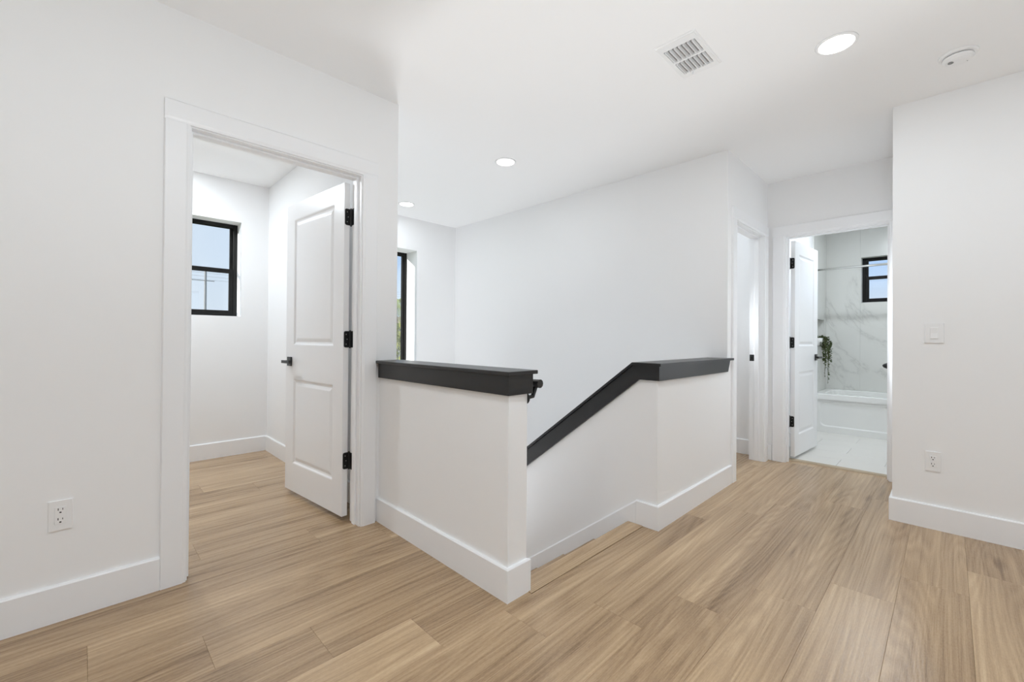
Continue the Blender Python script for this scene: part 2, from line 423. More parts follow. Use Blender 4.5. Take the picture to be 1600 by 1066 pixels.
def mitre_x(x0, x1, yface, sgn, c0=0, c1=0):
    bm = bmesh.new(); pr = bb_profile()
    lo = [bm.verts.new((x0 + c0 * a, yface + sgn * a, b)) for a, b in pr]; hi = [bm.verts.new((x1 + c1 * a, yface + sgn * a, b)) for a, b in pr]
    n = len(pr); bm.faces.new(lo); bm.faces.new(hi[::-1])
    for i in range(n): bm.faces.new((lo[i], hi[i], hi[(i + 1) % n], lo[(i + 1) % n]))
    return bm
obj('baseboard_run', mitre_y(Y1, YL - .001, X1, -1, -1, 0), M_TRIM, g)
obj('baseboard_return', mitre_x(X1, X1B, Y1, -1, -1, 1), M_TRIM, g)
g = sthing('baseboard_sloped', 'white baseboard that runs round the second half wall and down the stairs', 'baseboard', (X2, Y2, 0))
obj('baseboard_run', mitre_x(X2, 3.606, Y2, -1, -1, 0), M_TRIM, g)
obj('baseboard_return', mitre_y(Y2, 1.337, X2, -1, -1, 0), M_TRIM, g)
SK = .762
def skirt(xw, sgn, yend=3.4):
    y0, t_, c_ = 1.338, .015, .007; bm = bmesh.new(); rows_ = []
    for y in (y0, yend):
        zt = HB - SK * (y - y0); zb = -.22 if y == y0 else zt - .5
        rows_.append([bm.verts.new((xw + sgn * q, y, z)) for q, z in ((0, zb), (t_, zb), (t_, zt - .010), (t_ - c_, zt), (0, zt))])
    a_, b_ = rows_; bm.faces.new(a_); bm.faces.new(b_[::-1])
    for k in range(5): bm.faces.new((a_[k], b_[k], b_[(k + 1) % 5], a_[(k + 1) % 5]))
    return bm
obj('skirt_board', skirt(X2, -1), M_TRIM, g)
g2 = struct('baseboard_stair_skirt', skirt(X1B, 1), M_TRIM, 'white stair skirt board on the hidden side of the first half wall', 'baseboard')
struct('baseboard_right', mitre_y(YS, YR, XR, -1, 0, 1), M_TRIM, 'white baseboard under the outlet on the right wall', 'baseboard')
struct('baseboard_passage', mitre_x(XR, XB, YR, 1, -1, 0), M_TRIM, 'white baseboard along the passage side of the right wall', 'baseboard')
g = sthing('baseboard_room', 'white baseboard round the small room behind the open door', 'baseboard', (0, YRM, 0))
obj('baseboard_run', base_x(XW, XRM - TB, YRM), M_TRIM, g); obj('baseboard_return', base_y(YLB, YRM, XRM), M_TRIM, g)
struct('baseboard_closet', base_y(Y2 + .115, 3.1, 4.645), M_TRIM, 'white baseboard inside the narrow cased opening', 'baseboard')
struct('baseboard_bath', base_x(XBB, XAP, YBL + .012), M_TRIM, 'white baseboard behind the bathroom door', 'baseboard')
struct('baseboard_bath_corner', base_y(1.165, Y2, XB), M_TRIM, 'white sliver of baseboard in the corner by the bathroom doorway', 'baseboard')

# ------------------------------------------------------------------ caps on the half walls
CT0, CT1 = .9635, .980          # cap board
AP0 = .877                      # bottom of the apron board
OV, AT = .034, .018
cap = sthing('trim_1', 'black wooden cap on the half wall beside the open door', 'cap rail', (X1, Y1, AP0))
ap = bevel(B(X1 - OV, X1B + OV, Y1 - OV, YL - .001, CT0, CT1), .002)
obj('cap_board', ap, M_BLACK, cap)
def mit(y0, y1, x, sgn, t, z0, z1, c0): # apron board with mitred end
    pts = [(x, y0), (x, y1), (x + sgn * t, y1), (x + sgn * t, y0 - c0 * t)]
    return prism(pts, 2, z0, z1)
obj('apron_board', mit(Y1, YL - .020, X1, -1, AT, AP0, CT0 - .0005, 1), M_BLACK, cap)
obj('apron_board', mit(Y1, YL - .001, X1B, 1, AT, AP0, CT0 - .0005, 1), M_BLACK, cap)
obj('apron_board', prism([(X1, Y1), (X1B, Y1), (X1B + AT, Y1 - AT), (X1 - AT, Y1 - AT)], 2, AP0, CT0 - .0005), M_BLACK, cap)
cap = sthing('trim_2', 'black wooden cap sloping down with the stairs from a flat top', 'cap rail', (X2, Y2, AP0))
YB = 1.357
bm = prism([(X2 - OV, Y2 - OV), (3.586, Y2 - OV), (3.586, Y2), (XS, Y2), (XS, YB), (X2 - OV, YB)], 2, CT0, CT1)
obj('cap_board', bm, M_BLACK, cap)
def sl(y, z): return z - SL * (y - YB)
YE = 3.46
obj('sloped_cap_board', prism([(YB, CT0), (YB, CT1), (YE, sl(YE, CT1)), (YE, sl(YE, CT0 - .004))], 0, X2 - OV, X2B + OV), M_BLACK, cap)
YA = 1.318
for xa, xb in ((X2 - AT, X2), (X2B, X2B + AT)):
    bm = prism([(YB, CT0 - .001), (YE, sl(YE, CT0 - .006)), (YE, sl(YE, AP0 - .010) + SL * (YA - YB)), (YA, AP0)], 0, xa, xb)
    obj('sloped_apron_board', bm, M_BLACK, cap)
obj('apron_board', prism([(Y2, AP0), (Y2, CT0 - .0005), (YB, CT0 - .0005), (YA, AP0)], 0, X2 - AT, X2), M_BLACK, cap)
bm = bmesh.new()
q = [(X2 - AT, AP0), (X2 - AT, CT0 - .0005), (3.552, CT0 - .0005), (3.508, AP0)]
prism(q, 1, Y2 - AT, Y2, bm); obj('apron_board', bm, M_BLACK, cap)

# handrail on the stair side of the first half wall
hr = thing('handrail', 'black stair handrail on brackets behind the first half wall', 'handrail', (X1B + .07, 1.32, .8))
tag(hr, kind=None)
RX = X1B + .068
pts = [(RX, 1.305, .915), (RX, 1.345, .915)] + [(RX, 1.345 + t, .915 - SL * t) for t in (.06, .6, 1.2, 1.9)]
obj('rail', tube(pts, .020, 10), M_BLACK, hr, smooth=False)
for yb in (1.335, 2.05, 2.8):
    zr = .915 - SL * max(0, yb - 1.345)
    bk = obj('bracket', tube([(X1B + .004, yb, zr - .062), (X1B + .05, yb, zr - .058), (RX, yb, zr - .012)], [.009, .010, .012], 8), M_METAL, hr)
    obj('wall_plate', lathe([(.0, .009), (.02, .008), (.026, .004), (.026, 0)], (X1B, yb, zr - .062), 0, 20), M_METAL, bk)

# ------------------------------------------------------------------ door frames
CW = .094
def casing_x(name, label, x0, x1, yface, yback, z, right_w=CW, strike=None, x1j=None):
    """cased opening in a wall running along x; x0,x1 inner edges of the casing"""
    t = sthing(name, label, 'door frame', ((x0 + x1) / 2, yface, 0))
    def prof(w): return [(0, 0), (w, 0), (w, -.012), (w - .004, -TC), (.016, -TC), (.008, -.014), (0, -.012)]   # from inner edge outwards
    for sgn, x, w in ((-1, x0, CW), (1, x1, right_w)):
        obj('side_casing', prism([(x + sgn * a, yface + b) for a, b in prof(w)], 2, 0, z + (0 if True else 0)), M_TRIM, t)
    bm = prism([(yface + b, z + a) for a, b in prof(CW)], 0, x0 - CW, x1 + right_w)
    obj('head_casing', bm, M_TRIM, t)
    r = .006; jt = .012
    for sgn, x in ((-1, x0 + r), (1, x1 - r)):
        j = obj('jamb', B(min(x, x + sgn * (jt + r)), max(x, x + sgn * (jt + r)), yface - .001, yback + .001, 0, z - r), M_TRIM, t)
        obj('door_stop', bevel(B(min(x, x - sgn * .011), max(x, x - sgn * .011), yface + .035, yface + .072, 0, z - r - .011), .002), M_TRIM, j)
        if strike and sgn == 1:
            sp = obj('strike_plate', bevel(B(x - .0025, x + .001, yback - .055, yback - .002, .925, .985), .0015), M_METAL, j)
            obj('strike_hole', B(x - .0032, x - .001, yback - .030, yback - .014, .945, .963), M_SLOT, sp)
    j = obj('head_jamb', B(x0 - .006, x1 + .006, yface - .001, yback + .001, z - r, z + .012), M_TRIM, t)
    obj('door_stop', bevel(B(x0 + r, x1 - r, yface + .035, yface + .072, z - r - .011, z - r), .002), M_TRIM, j)
    return t
f1 = casing_x('trim_3', 'white door casing round the left doorway', .340, 1.171, YL, YLB, DZ)
f2 = casing_x('trim_4', 'white casing of the narrow opening beside the bathroom', 3.712, 4.460, Y2, Y2 + .115, DZ - .004, right_w=.092, strike=True)
# bathroom frame, in a wall running along y
t = sthing('trim_5', 'white door casing round the bathroom doorway', 'door frame', (XB, .69, 0))
ZB = 2.077
def profb(w): return [(0, 0), (w, 0), (w, -.012), (w - .004, -TC), (.016, -TC), (.008, -.014), (0, -.012)]
YI0, YI1 = .334, 1.058
obj('side_casing', prism([(XB + b, YI1 + a) for a, b in profb(.103)], 2, 0, ZB), M_TRIM, t)
obj('side_casing', prism([(XB + b, YI0 - a) for a, b in profb(.082)], 2, 0, ZB), M_TRIM, t)
obj('head_casing', prism([(XB + b, ZB + a) for a, b in profb(.098)], 1, YI0 - .082, YI1 + .103), M_TRIM, t)
for sgn, y in ((1, YI1 - .006), (-1, YI0 + .006)):
    j = obj('jamb', B(XB - .001, XBB + .001, min(y, y + sgn * .018), max(y, y + sgn * .018), 0, ZB - .006), M_TRIM, t)
    obj('door_stop', B(XB + .035, XB + .072, min(y, y - sgn * .011), max(y, y - sgn * .011), 0, ZB - .017), M_TRIM, j)
j = obj('head_jamb', B(XB - .001, XBB + .001, YI0 - .006, YI1 + .006, ZB - .006, ZB + .012), M_TRIM, t)
obj('door_stop', B(XB + .035, XB + .072, YI0 + .006, YI1 - .006, ZB - .017, ZB - .006), M_TRIM, j)
struct('trim_6', prism([(XBB - .012, 0), (XBB - .004, .010), (XBB + .045, .012), (XBB + .055, .006), (XBB + .055, -.008), (XBB - .012, -.008)], 1, YI0, YI1), M_OAKTRIM, 'tan threshold strip between the planks and the bathroom tiles', 'threshold')

# ------------------------------------------------------------------ doors
def make_door(name, label, pivot, ang, width, z0, z1, face, hinge_z, lever_z):
    """leaf hinged at pivot; local u along the leaf from the hinge edge, local w through its thickness.
    face=+1 / -1 chooses on which side of the leaf the thickness lies"""
    d = Vector((math.cos(ang), math.sin(ang), 0)); nrm = Vector((-d.y, d.x, 0)) * face; TH = .035
    P = Vector(pivot)
    def f(v): return P + d * v.x + nrm * v.y + Vector((0, 0, v.z))      # w = 0 near face, w = TH far face
    door = sthing(name, label, 'door', (pivot[0], pivot[1], z0))
    us = [.0, .118, width - .118, width]; zp = [(.225, .825), (1.062, z1 - .112)]
    zs = [z0, zp[0][0], zp[0][1], zp[1][0], zp[1][1], z1]
    bm = bmesh.new()
    for w, sg in ((0, 1), (TH, -1)):
        for i in range(3):
            for j_ in range(5):
                q = [(us[i], zs[j_]), (us[i + 1], zs[j_]), (us[i + 1], zs[j_ + 1]), (us[i], zs[j_ + 1])]
                if i == 1 and j_ in (1, 3):      # moulded recess
                    levels = [(0, 0), (.006, .0015), (.014, .008), (.024, .0095)]
                    rings = []
                    for off, dep in levels:
                        rings.append([bm.verts.new(f(Vector((u + (off if u < width / 2 else -off), w + sg * dep, z + (off if z == zs[j_] else -off))))) for u, z in q])
                    for a, b in zip(rings, rings[1:]):
                        for k in range(4): bm.faces.new((a[k], a[(k + 1) % 4], b[(k + 1) % 4], b[k]))
                    bm.faces.new(rings[-1])
                else:
                    bm.faces.new([bm.verts.new(f(Vector((u, w, z)))) for u, z in q])
    for q in (((0, 0, z0), (0, TH, z0), (0, TH, z1), (0, 0, z1)), ((width, 0, z0), (width, TH, z0), (width, TH, z1), (width, 0, z1)),
              ((0, 0, z0), (width, 0, z0), (width, TH, z0), (0, TH, z0)), ((0, 0, z1), (width, 0, z1), (width, TH, z1), (0, TH, z1))):
        bm.faces.new([bm.verts.new(f(Vector(c))) for c in q])
    bmesh.ops.remove_doubles(bm, verts=bm.verts, dist=1e-5)
    leaf = obj('door_leaf', bm, M_DOOR, door)
    for w, sg in ((0, 1), (TH, -1)):
        for za, zb in zp:
            bm = bmesh.new(); u0, u1 = us[1] + .024, us[2] - .024; z_a, z_b = za + .024, zb - .024
            rings = []
            for off, dep in ((0.0, .0096), (.004, .0085), (.022, .0035), (.028, .003)):
                rings.append([bm.verts.new(f(Vector((u + (off if u == u0 else -off), w + sg * dep, z + (off if z == z_a else -off))))) for u, z in ((u0, z_a), (u1, z_a), (u1, z_b), (u0, z_b))])
            for a, b in zip(rings, rings[1:]):
                for k in range(4): bm.faces.new((a[k], a[(k + 1) % 4], b[(k + 1) % 4], b[k]))
            bm.faces.new(rings[-1]); obj('door_panel', bm, M_DOOR, leaf)
    for zc in hinge_z:
        # leaf of the hinge let into the door edge, knuckle at the pivot side
        hz = .05; bm = bmesh.new(); pr = []
        r_ = .011
        for cx, cz, a0 in ((TH - .002 - .0, 0, 0),): pass
        w0, w1 = .004, TH + .002
        pts = [(w1, -hz), (w1, hz)] + [(w0 + r_ - r_ * math.sin(t), hz - r_ + r_ * math.cos(t)) for t in [k * math.pi / 10 for k in range(6)]] + [(w0 + r_ - r_ * math.cos(t), -hz + r_ - r_ * math.sin(t)) for t in [k * math.pi / 10 for k in range(6)]]
        h_ = obj('hinge', prism([(a, zc + b) for a, b in pts], 0, -.003, .002, f=f), M_METAL, door)
        c = f(Vector((-.004, TH + .007, zc)))
        k_ = obj('knuckle', lathe([(.0, -.056), (.004, -.055), (.0062, -.05), (.0062, .05), (.004, .055), (0, .056)], c, 2, 12), M_METAL, h_)
        for zz in (-.03, 0, .03):
            sc = f(Vector((-.0032, .018 + (.006 if zz == 0 else 0), zc + zz)))
            obj('screw', lathe([(.0, .0012), (.0028, .001), (.0034, 0)], sc, 1 if abs(d.y) > .7 else 0, 8, sgn=-1), M_SCREW, h_)
    uh = width - .066
    for w, sg in ((0, -1), (TH, 1)):
        rose = obj('door_handle', bevel(B(uh - .032, uh + .032, *sorted((w, w + sg * .009)), lever_z - .032, lever_z + .032, f=f), .0015), M_METAL, door)
        bm = B(uh - .009, uh + .009, *sorted((w + sg * .008, w + sg * .056)), lever_z - .009, lever_z + .009, f=f)
        box(bm, uh - .112, uh + .010, *sorted((w + sg * .044, w + sg * .057)), lever_z - .010, lever_z + .010, f=f)
        obj('lever', bm, M_METAL, rose)
    obj('latch_plate', B(width - .001, width + .0012, .006, TH - .006, lever_z - .028, lever_z + .028, f=f), M_METAL, door)
    return door
HZ = (1.857, 1.108, .366)
# leaf near face runs from (1.120, 2.594) to (1.047, 3.378)
a1 = math.atan2(.790, -.0735)
make_door('door_1', 'white two panel door standing open into the small room', (1.1205, 2.590, 0), a1, .800, .030, 2.064, -1, HZ, .945)
a2 = math.atan2(-.048, .70)
make_door('door_2', 'white two panel bathroom door standing open', (4.722, 1.012, 0), a2, .712, .032, 2.056, 1, (1.845, 1.10, .360), .948)
# hinge leaves on the jambs
for zc in HZ: obj('hinge_leaf', B(1.1625, 1.1655, YLB - .030, YLB + .008, zc - .05, zc + .05), M_METAL, f1)
for zc in (1.845, 1.10, .360): obj('hinge_leaf', B(XBB - .030, XBB + .006, YI1 - .0095, YI1 - .006, zc - .05, zc + .05), M_METAL, t)

# ------------------------------------------------------------------ windows
def window_y(name, label, x0, x1, z0, z1, y, rail=None, axis=1, d=.045):
    """black framed window; axis 1: plane of constant y, axis 0: plane of constant x (x0,x1 are then y)"""
    def bx(a0, a1, q0, q1, za, zb):
        return B(a0, a1, y + q0, y + q1, za, zb) if axis == 1 else B(y + q0, y + q1, a0, a1, za, zb)
    base = ((x0 + x1) / 2, y, z0) if axis == 1 else (y, (x0 + x1) / 2, z0)
    w = sthing(name, label, 'window', base)
    fw_ = .034
    for a in ((x0, x0 + fw_, 0, d, z0, z1), (x1 - fw_, x1, 0, d, z0, z1), (x0 + fw_, x1 - fw_, 0, d, z0, z0 + fw_), (x0 + fw_, x1 - fw_, 0, d, z1 - fw_, z1)):
        obj('window_frame', bevel(bx(*a), .002), M_FRAME, w)
    xa, xb, za, zb = x0 + fw_, x1 - fw_, z0 + fw_, z1 - fw_
    def sash(q0, q1, s0, s1, st, rt_, rb):
        r0 = obj('sash', bevel(bx(xa, xa + st, q0, q1, s0, s1), .0015), M_FRAME, w)
        for a in ((xb - st, xb, s0, s1), (xa + st, xb - st, s0, s0 + rb), (xa + st, xb - st, s1 - rt_, s1)):
            obj('sash_bar', bevel(bx(a[0], a[1], q0, q1, a[2], a[3]), .0015), M_FRAME, r0)
        qm = (q0 + q1) / 2
        obj('pane', bx(xa + st - .003, xb - st + .003, qm - .002, qm + .002, s0 + rb - .003, s1 - rt_ + .003), M_GLASS, r0)
    if rail:
        sash(.024, .042, rail - .012, zb, .026, .006, .036)
        sash(.004, .023, za, rail + .022, .034, .042, .022)
    else: sash(.008, .034, za, zb, .030, .012, .03)
    return w
window_y('window_1', 'black framed sash window in the small room', *WIN1[:2], 1.315, 2.209, 4.912, 1.752)
window_y('window_2', 'tall black framed window at the end of the stairwell', *WIN2, 4.912)
window_y('window_3', 'small black framed sash window in the bathroom', *WIN3, XT + .105, 1.944, axis=0)
for n_, (a, b) in ((4, (-1.5, .2)), (5, (.7, 2.4))):
    window_y('window_%d' % n_, ('left' if n_ == 4 else 'right') + ' wide black framed window added unseen behind the camera for daylight', a, b, .35, 2.2, YS - .12)  # unseen windows, invented to bring daylight onto the landing

# ------------------------------------------------------------------ bathroom
def tiles(parent, axis, c, a0, a1, z0, z1, ta, tz, start_a, start_z, holes=(), th=.012, sgn=1, gap=.0005, m=None):
    ia = math.floor((a0 - start_a) / ta); k = 0
    while start_a + ia * ta < a1:
        A0, A1 = max(a0, start_a + ia * ta) + gap, min(a1, start_a + (ia + 1) * ta) - gap
        iz = math.floor((z0 - start_z) / tz)
        while start_z + iz * tz < z1:
            Z0, Z1 = max(z0, start_z + iz * tz) + gap, min(z1, start_z + (iz + 1) * tz) - gap
            if A1 - A0 > .02 and Z1 - Z0 > .02:
                hs = [(max(A0, h_[0]), min(A1, h_[1]), max(Z0, h_[2]), min(Z1, h_[3])) for h_ in holes]
                hs = [h_ for h_ in hs if h_[1] - h_[0] > .001 and h_[3] - h_[2] > .001]
                bm = wall_with_holes(A0, A1, Z0, Z1, *sorted((c, c + sgn * th)), hs, 'x' if axis == 1 else 'y')
                if bm.verts: obj('tile', bm, m or M_MARBLE, parent)
            iz += 1
        ia += 1
O = bpy.data.objects
tiles(O['wall_bath_back'], 0, XT, -.34, YBL, .0, HC, .60, 2.7, .816 - .6, -.05, [WIN3])
tiles(O['wall_bath_left'], 1, YBL, XAP - .01, XT, .0, HC, .60, 2.7, XT - .6, -.05, [(NX0, NX1, NZ0, NZ1)])
tiles(O['wall_bath_right'], 1, -.352, XAP - .01, XT, .0, HC, .60, 2.7, XT - .6, -.05)
bm = bmesh.new(); yb = YBL + .105
q_ = .010
box(bm, NX0 + .0005, NX1 - .0005, yb - .01, yb, NZ0 + .0005, NZ1 - .0005)
for a in ((NX0 + .0005, NX0 + q_, YBL + .001, yb - .01, NZ0 + .0005, NZ1 - .0005), (NX1 - q_, NX1 - .0005, YBL + .001, yb - .01, NZ0 + .0005, NZ1 - .0005), (NX0 + q_, NX1 - q_, YBL + .001, yb - .01, NZ0 + .0005, NZ0 + q_), (NX0 + q_, NX1 - q_, YBL + .001, yb - .01, NZ1 - q_, NZ1 - .0005)): box(bm, *a)
struct('trim_7', bm, M_MARBLE, 'recessed marble shelf niche in the tub wall holding the plant', 'niche')
# window reveal of the bathroom in tile
bm = bmesh.new()
struct('floor_bath', B(XBB + .05, XT, -.34, YBL + .01, -.2, -.006), M_GROUT, 'pale large format tile floor of the bathroom', 'floor')
x = XBB + .0555
ix = 0
while x < XAP:
    y = .10 - .61 + (.30 if ix % 2 else 0)
    while y < YBL:
        xa, xb, ya, yb2 = x, min(x + .305, XAP), max(y, -.34), min(y + .61, YBL + .01)
        if yb2 - ya > .02 and xb - xa > .02: obj('tile', bevel(B(xa + .001, xb - .001, ya + .001, yb2 - .001, -.006, .004), .001), M_FTILE, O['floor_bath'])
        y += .61
    x += .305; ix += 1
# tub
tub = thing('bathtub', 'white alcove bathtub with panelled apron under the marble wall', 'bathtub', (6.82, .42, 0))
TZ = .470; ty0, ty1 = -.335, YBL - .002
bm = bmesh.new()
def ringpts(x0, x1, y0, y1, z, r, n=6):
    out = []
    for cx, cy, s in ((x1 - r, y1 - r, 0), (x0 + r, y1 - r, 1), (x0 + r, y0 + r, 2), (x1 - r, y0 + r, 3)):
        for k in range(n + 1):
            a = math.pi / 2 * (s + k / n); out.append((cx + r * math.cos(a), cy + r * math.sin(a), z))
    return out
rings = [ringpts(XAP - .012, XT - .002, ty0, ty1, TZ - .068, .004), ringpts(XAP - .012, XT - .002, ty0, ty1, TZ - .006, .004), ringpts(XAP - .006, XT - .008, ty0 + .006, ty1 - .006, TZ, .006),
         ringpts(XAP + .070, XT - .060, ty0 + .10, ty1 - .08, TZ, .12), ringpts(XAP + .078, XT - .068, ty0 + .11, ty1 - .09, TZ - .008, .12),
         ringpts(XAP + .12, XT - .10, ty0 + .22, ty1 - .12, TZ - .30, .14), ringpts(XAP + .17, XT - .15, ty0 + .28, ty1 - .18, TZ - .36, .12)]
vr = [[bm.verts.new(p) for p in r] for r in rings]
for a, b in zip(vr, vr[1:]):
    for k in range(len(a)): bm.faces.new((a[k], a[(k + 1) % len(a)], b[(k + 1) % len(b)], b[k]))
bm.faces.new(vr[-1])
obj('tub_basin', bm, M_TUB, tub, smooth=False)
# apron with a raised rounded border round a recessed field
bm = bmesh.new()
def apr(x, y0, y1, z0, z1, r): return [(x, a, b) for (a, b, _c) in [(p[0], p[1], 0) for p in ringpts(y0, y1, z0, z1, 0, r)]]
lv = [apr(XAP, ty0, ty1, .0, TZ - .07, .002), apr(XAP, ty0 + .06, ty1 - .06, .075, TZ - .095, .06), apr(XAP + .010, ty0 + .075, ty1 - .075, .090, TZ - .110, .05)]
vr = [[bm.verts.new(p) for p in r] for r in lv]
for a, b in zip(vr, vr[1:]):
    for k in range(len(a)): bm.faces.new((a[k], a[(k + 1) % len(a)], b[(k + 1) % len(b)], b[k]))
bm.faces.new(vr[-1])
obj('apron', bm, M_TUB, tub)
rod = thing('shower_curtain_rod', 'straight chrome shower curtain rod above the bathtub', 'curtain rod', (6.5, .42, 1.99))
obj('rod', tube([(6.5, -.339, 2.0), (6.5, YBL, 2.0)], .0125, 14), M_CHROME, rod, smooth=True)
for y, s in ((YBL, -1), (-.34, 1)):
    obj('flange', lathe([(.0, .022), (.016, .022), (.024, .012), (.030, .003), (.030, 0)], (6.5, y, 2.0), 1, 24, sgn=s), M_CHROME, rod)
hk = thing('robe_hook', 'black wall hook peeking past the right edge of the bathroom doorway', 'hook', (5.2, .26, .895))
obj('hook_plate', lathe([(0, .008), (.024, .008), (.026, .005), (.026, 0)], (5.2, .26, .895), 1, 20), M_METAL, hk)
obj('hook_peg', lathe([(.014, .006), (.014, .06), (.028, .075), (.028, .135), (.016, .160), (.006, .168), (0, .169)], (5.2, .26, .895), 1, 20), M_METAL, hk)
# plant in the niche
pl = thing('potted_plant', 'green trailing vine spilling from a white pot in the bathroom niche', 'plant', (6.83, YBL + .03, NZ0))
PC = Vector((6.83, YBL + .022, NZ0 + .0105))
pot = obj('pot', lathe([(0, 0), (.035, 0), (.046, .012), (.062, .060), (.060, .100), (.054, .100), (.054, .085), (0, .085)], PC, 2, 28), M_POT, pl, smooth=True)
stems, leaves = bmesh.new(), bmesh.new()
def leaf(bm, p, dirv, s):
    d = dirv.normalized(); a = d.cross(Vector((random.uniform(-1, 1), random.uniform(-1, 1), random.uniform(-.3, 1)))).normalized(); n_ = d.cross(a)
    q = [p, p + d * s * .5 + a * s * .34 + n_ * s * .06, p + d * s, p + d * s * .5 - a * s * .34 + n_ * s * .06]; m_ = p + d * s * .52 - n_ * s * .05
    v = [bm.verts.new(c) for c in q]; c_ = bm.verts.new(m_)
    for k in range(4): bm.faces.new((v[k], v[(k + 1) % 4], c_))
for s_ in range(26):
    L = random.choice([.12, .16, .22, .26, .30, .34, .38]) if s_ else .66
    if s_ in (1, 2): L = .56
    a = random.uniform(-2.9, -.25); spread = random.uniform(.02, .115)
    p = PC + Vector((random.uniform(-.03, .03), random.uniform(-.03, .02), .095)); pts = [p.copy()]
    dx = random.uniform(-.05, .16); dy = -random.uniform(.05, .105)
    n_ = max(4, int(L / .035)); topz = p.z + random.uniform(.02, .055)
    for k in range(1, n_ + 1):
        t_ = k / n_
        q = Vector((p.x + dx * min(1, t_ * 2.2) + .010 * math.sin(9 * t_ + s_), p.y + dy * min(1, t_ * 2.6) * (1 - .10 * t_), p.z + (topz - p.z) * max(0, 1 - (t_ * 5 - 1) ** 2) - max(0, t_ - .10) * L))
        q.y = min(q.y, YBL - .012) if q.z < NZ0 + .02 or q.x > NX1 else q.y
        pts.append(q)
    tube(pts, .0016, 4, stems)
    for k in range(1, len(pts)):
        for rep in range(5 if L < .5 or k < len(pts) * .55 else 2):
            pp = pts[k - 1].lerp(pts[k], random.random())
            leaf(leaves, pp, Vector((random.uniform(-1, 1), random.uniform(-1.2, .25), random.uniform(-1, .5))), random.uniform(.018, .032))
for v in leaves.verts:
    if v.co.z < NZ0 or v.co.x > NX1 - .005 or v.co.x < NX0 + .005: v.co.y = min(v.co.y, YBL - .003)
    else: v.co.y = min(v.co.y, YBL + .09)
obj('stems', stems, M_STEM, pl)
tag(obj('foliage', leaves, M_LEAF, pl), kind='stuff')

# ------------------------------------------------------------------ fittings on walls and ceiling
def outlet(label, c, axis):
    """duplex outlet; c centre on the wall face; axis 1: wall faces -y, axis 0: wall faces -x"""
    def f(v): return Vector(c) + (Vector((v.x, -v.y, v.z)) if axis == 1 else Vector((-v.y, -v.x, v.z)))
    o = thing('wall_outlet', label, 'outlet', c, 'white duplex wall outlets')
    bm = prism([(-.035, 0), (-.035, .003), (-.031, .0058), (.031, .0058), (.035, .003), (.035, 0)], 2, -.0575, .0575, f=f)
    obj('cover_plate', bm, M_PLAST, o)
    ins = obj('receptacle', bevel(B(-.0165, .0165, .005, .0076, -.0335, .0335, f=f), .0008), M_PLAST, o)
    for zc in (.019, -.019):
        obj('slot', B(-.0075, -.0050, .0072, .0079, zc + .001, zc + .010, f=f), M_SLOT, ins)
        obj('slot', B(.0050, .0072, .0072, .0079, zc + .002, zc + .009, f=f), M_SLOT, ins)
        obj('ground_hole', bevel(B(-.0028, .0028, .0072, .0079, zc - .0095, zc - .0045, f=f), .0003), M_SLOT, ins)
    for zc in (.048, -.048):
        obj('screw', B(-.0025, .0025, .0056, .0066, zc - .0025, zc + .0025, f=f), M_PLAST, o)
outlet('white wall outlet left of the open doorway', (-.0585, YL, .413), 1)
outlet('white wall outlet on the right wall below the switch', (XR, .066, .402), 0)
sw = thing('light_switch', 'white rocker light switch on the right wall', 'light switch', (XR, .0615, 1.11))
def fs(v): return Vector((XR, .0615, 1.170)) + Vector((-v.y, -v.x, v.z))
obj('cover_plate', prism([(-.0435, 0), (-.0435, .003), (-.039, .0058), (.039, .0058), (.0435, .003), (.0435, 0)], 2, -.059, .059, f=fs), M_PLAST, sw)
ins = obj('switch_frame', bevel(B(-.0175, .0175, .005, .0072, -.034, .034, f=fs), .0006), M_PLAST, sw)
obj('rocker', prism([(.007, -.0315), (.0105, -.0315), (.0078, 0), (.0088, .0315), (.007, .0315)], 0, -.0155, .0155, f=fs), M_PLAST, ins)

def recessed(label, x, y, watts):
    o = thing('recessed_light', label, 'ceiling light', (x, y, HC - .012), 'recessed ceiling lights')
    obj('trim_ring', lathe([(.088, 0), (.086, -.004), (.079, -.007), (.074, -.006), (.072, -.001), (.072, 0)], (x, y, HC), 2, 48), M_PLAST, o, smooth=True)
    obj('lens', lathe([(.0725, -.001), (.0725, -.0045), (.06, -.0055), (0, -.006)], (x, y, HC), 2, 48), M_LENS, o, smooth=True)
    ld = bpy.data.lights.new('lamp', 'AREA'); ld.shape = 'DISK'; ld.size = .14; ld.energy = watts; ld.color = (.85, .93, 1)
    lo = bpy.data.objects.new('lamp', ld); COL.objects.link(lo); place(lo, (x, y, HC - .008), o)
    return o
recessed('lit round recessed light nearest the smoke detector', 2.645, .395, 6.3)
recessed('lit round recessed light over the middle of the stairwell', 2.494, 2.610, 3.8)
recessed('lit round recessed light by the tall stairwell window, half hidden', 2.521, 4.216, 3.8)
recessed('added unseen round recessed light above and behind the camera', .35, .45, 10.6)  # unseen downlights round the camera, added to brighten the landing
recessed('added unseen round recessed light at the back of the landing', .35, -1.6, 10.6)
recessed('added unseen round recessed light behind the camera by the right wall', 2.4, -1.6, 10.6)
recessed('added unseen round recessed light behind the camera by the left wall', -1.4, .6, 10.6)
recessed('added unseen round recessed light inside the small room', 0.22, 4.25, 28.0)  # unseen lamps in the side rooms, added to light them
recessed('added unseen round recessed light inside the bathroom', 5.75, .10 + .45, 19.0)
recessed('added unseen round recessed light inside the narrow cased opening', 4.15, 2.2, 8.0)

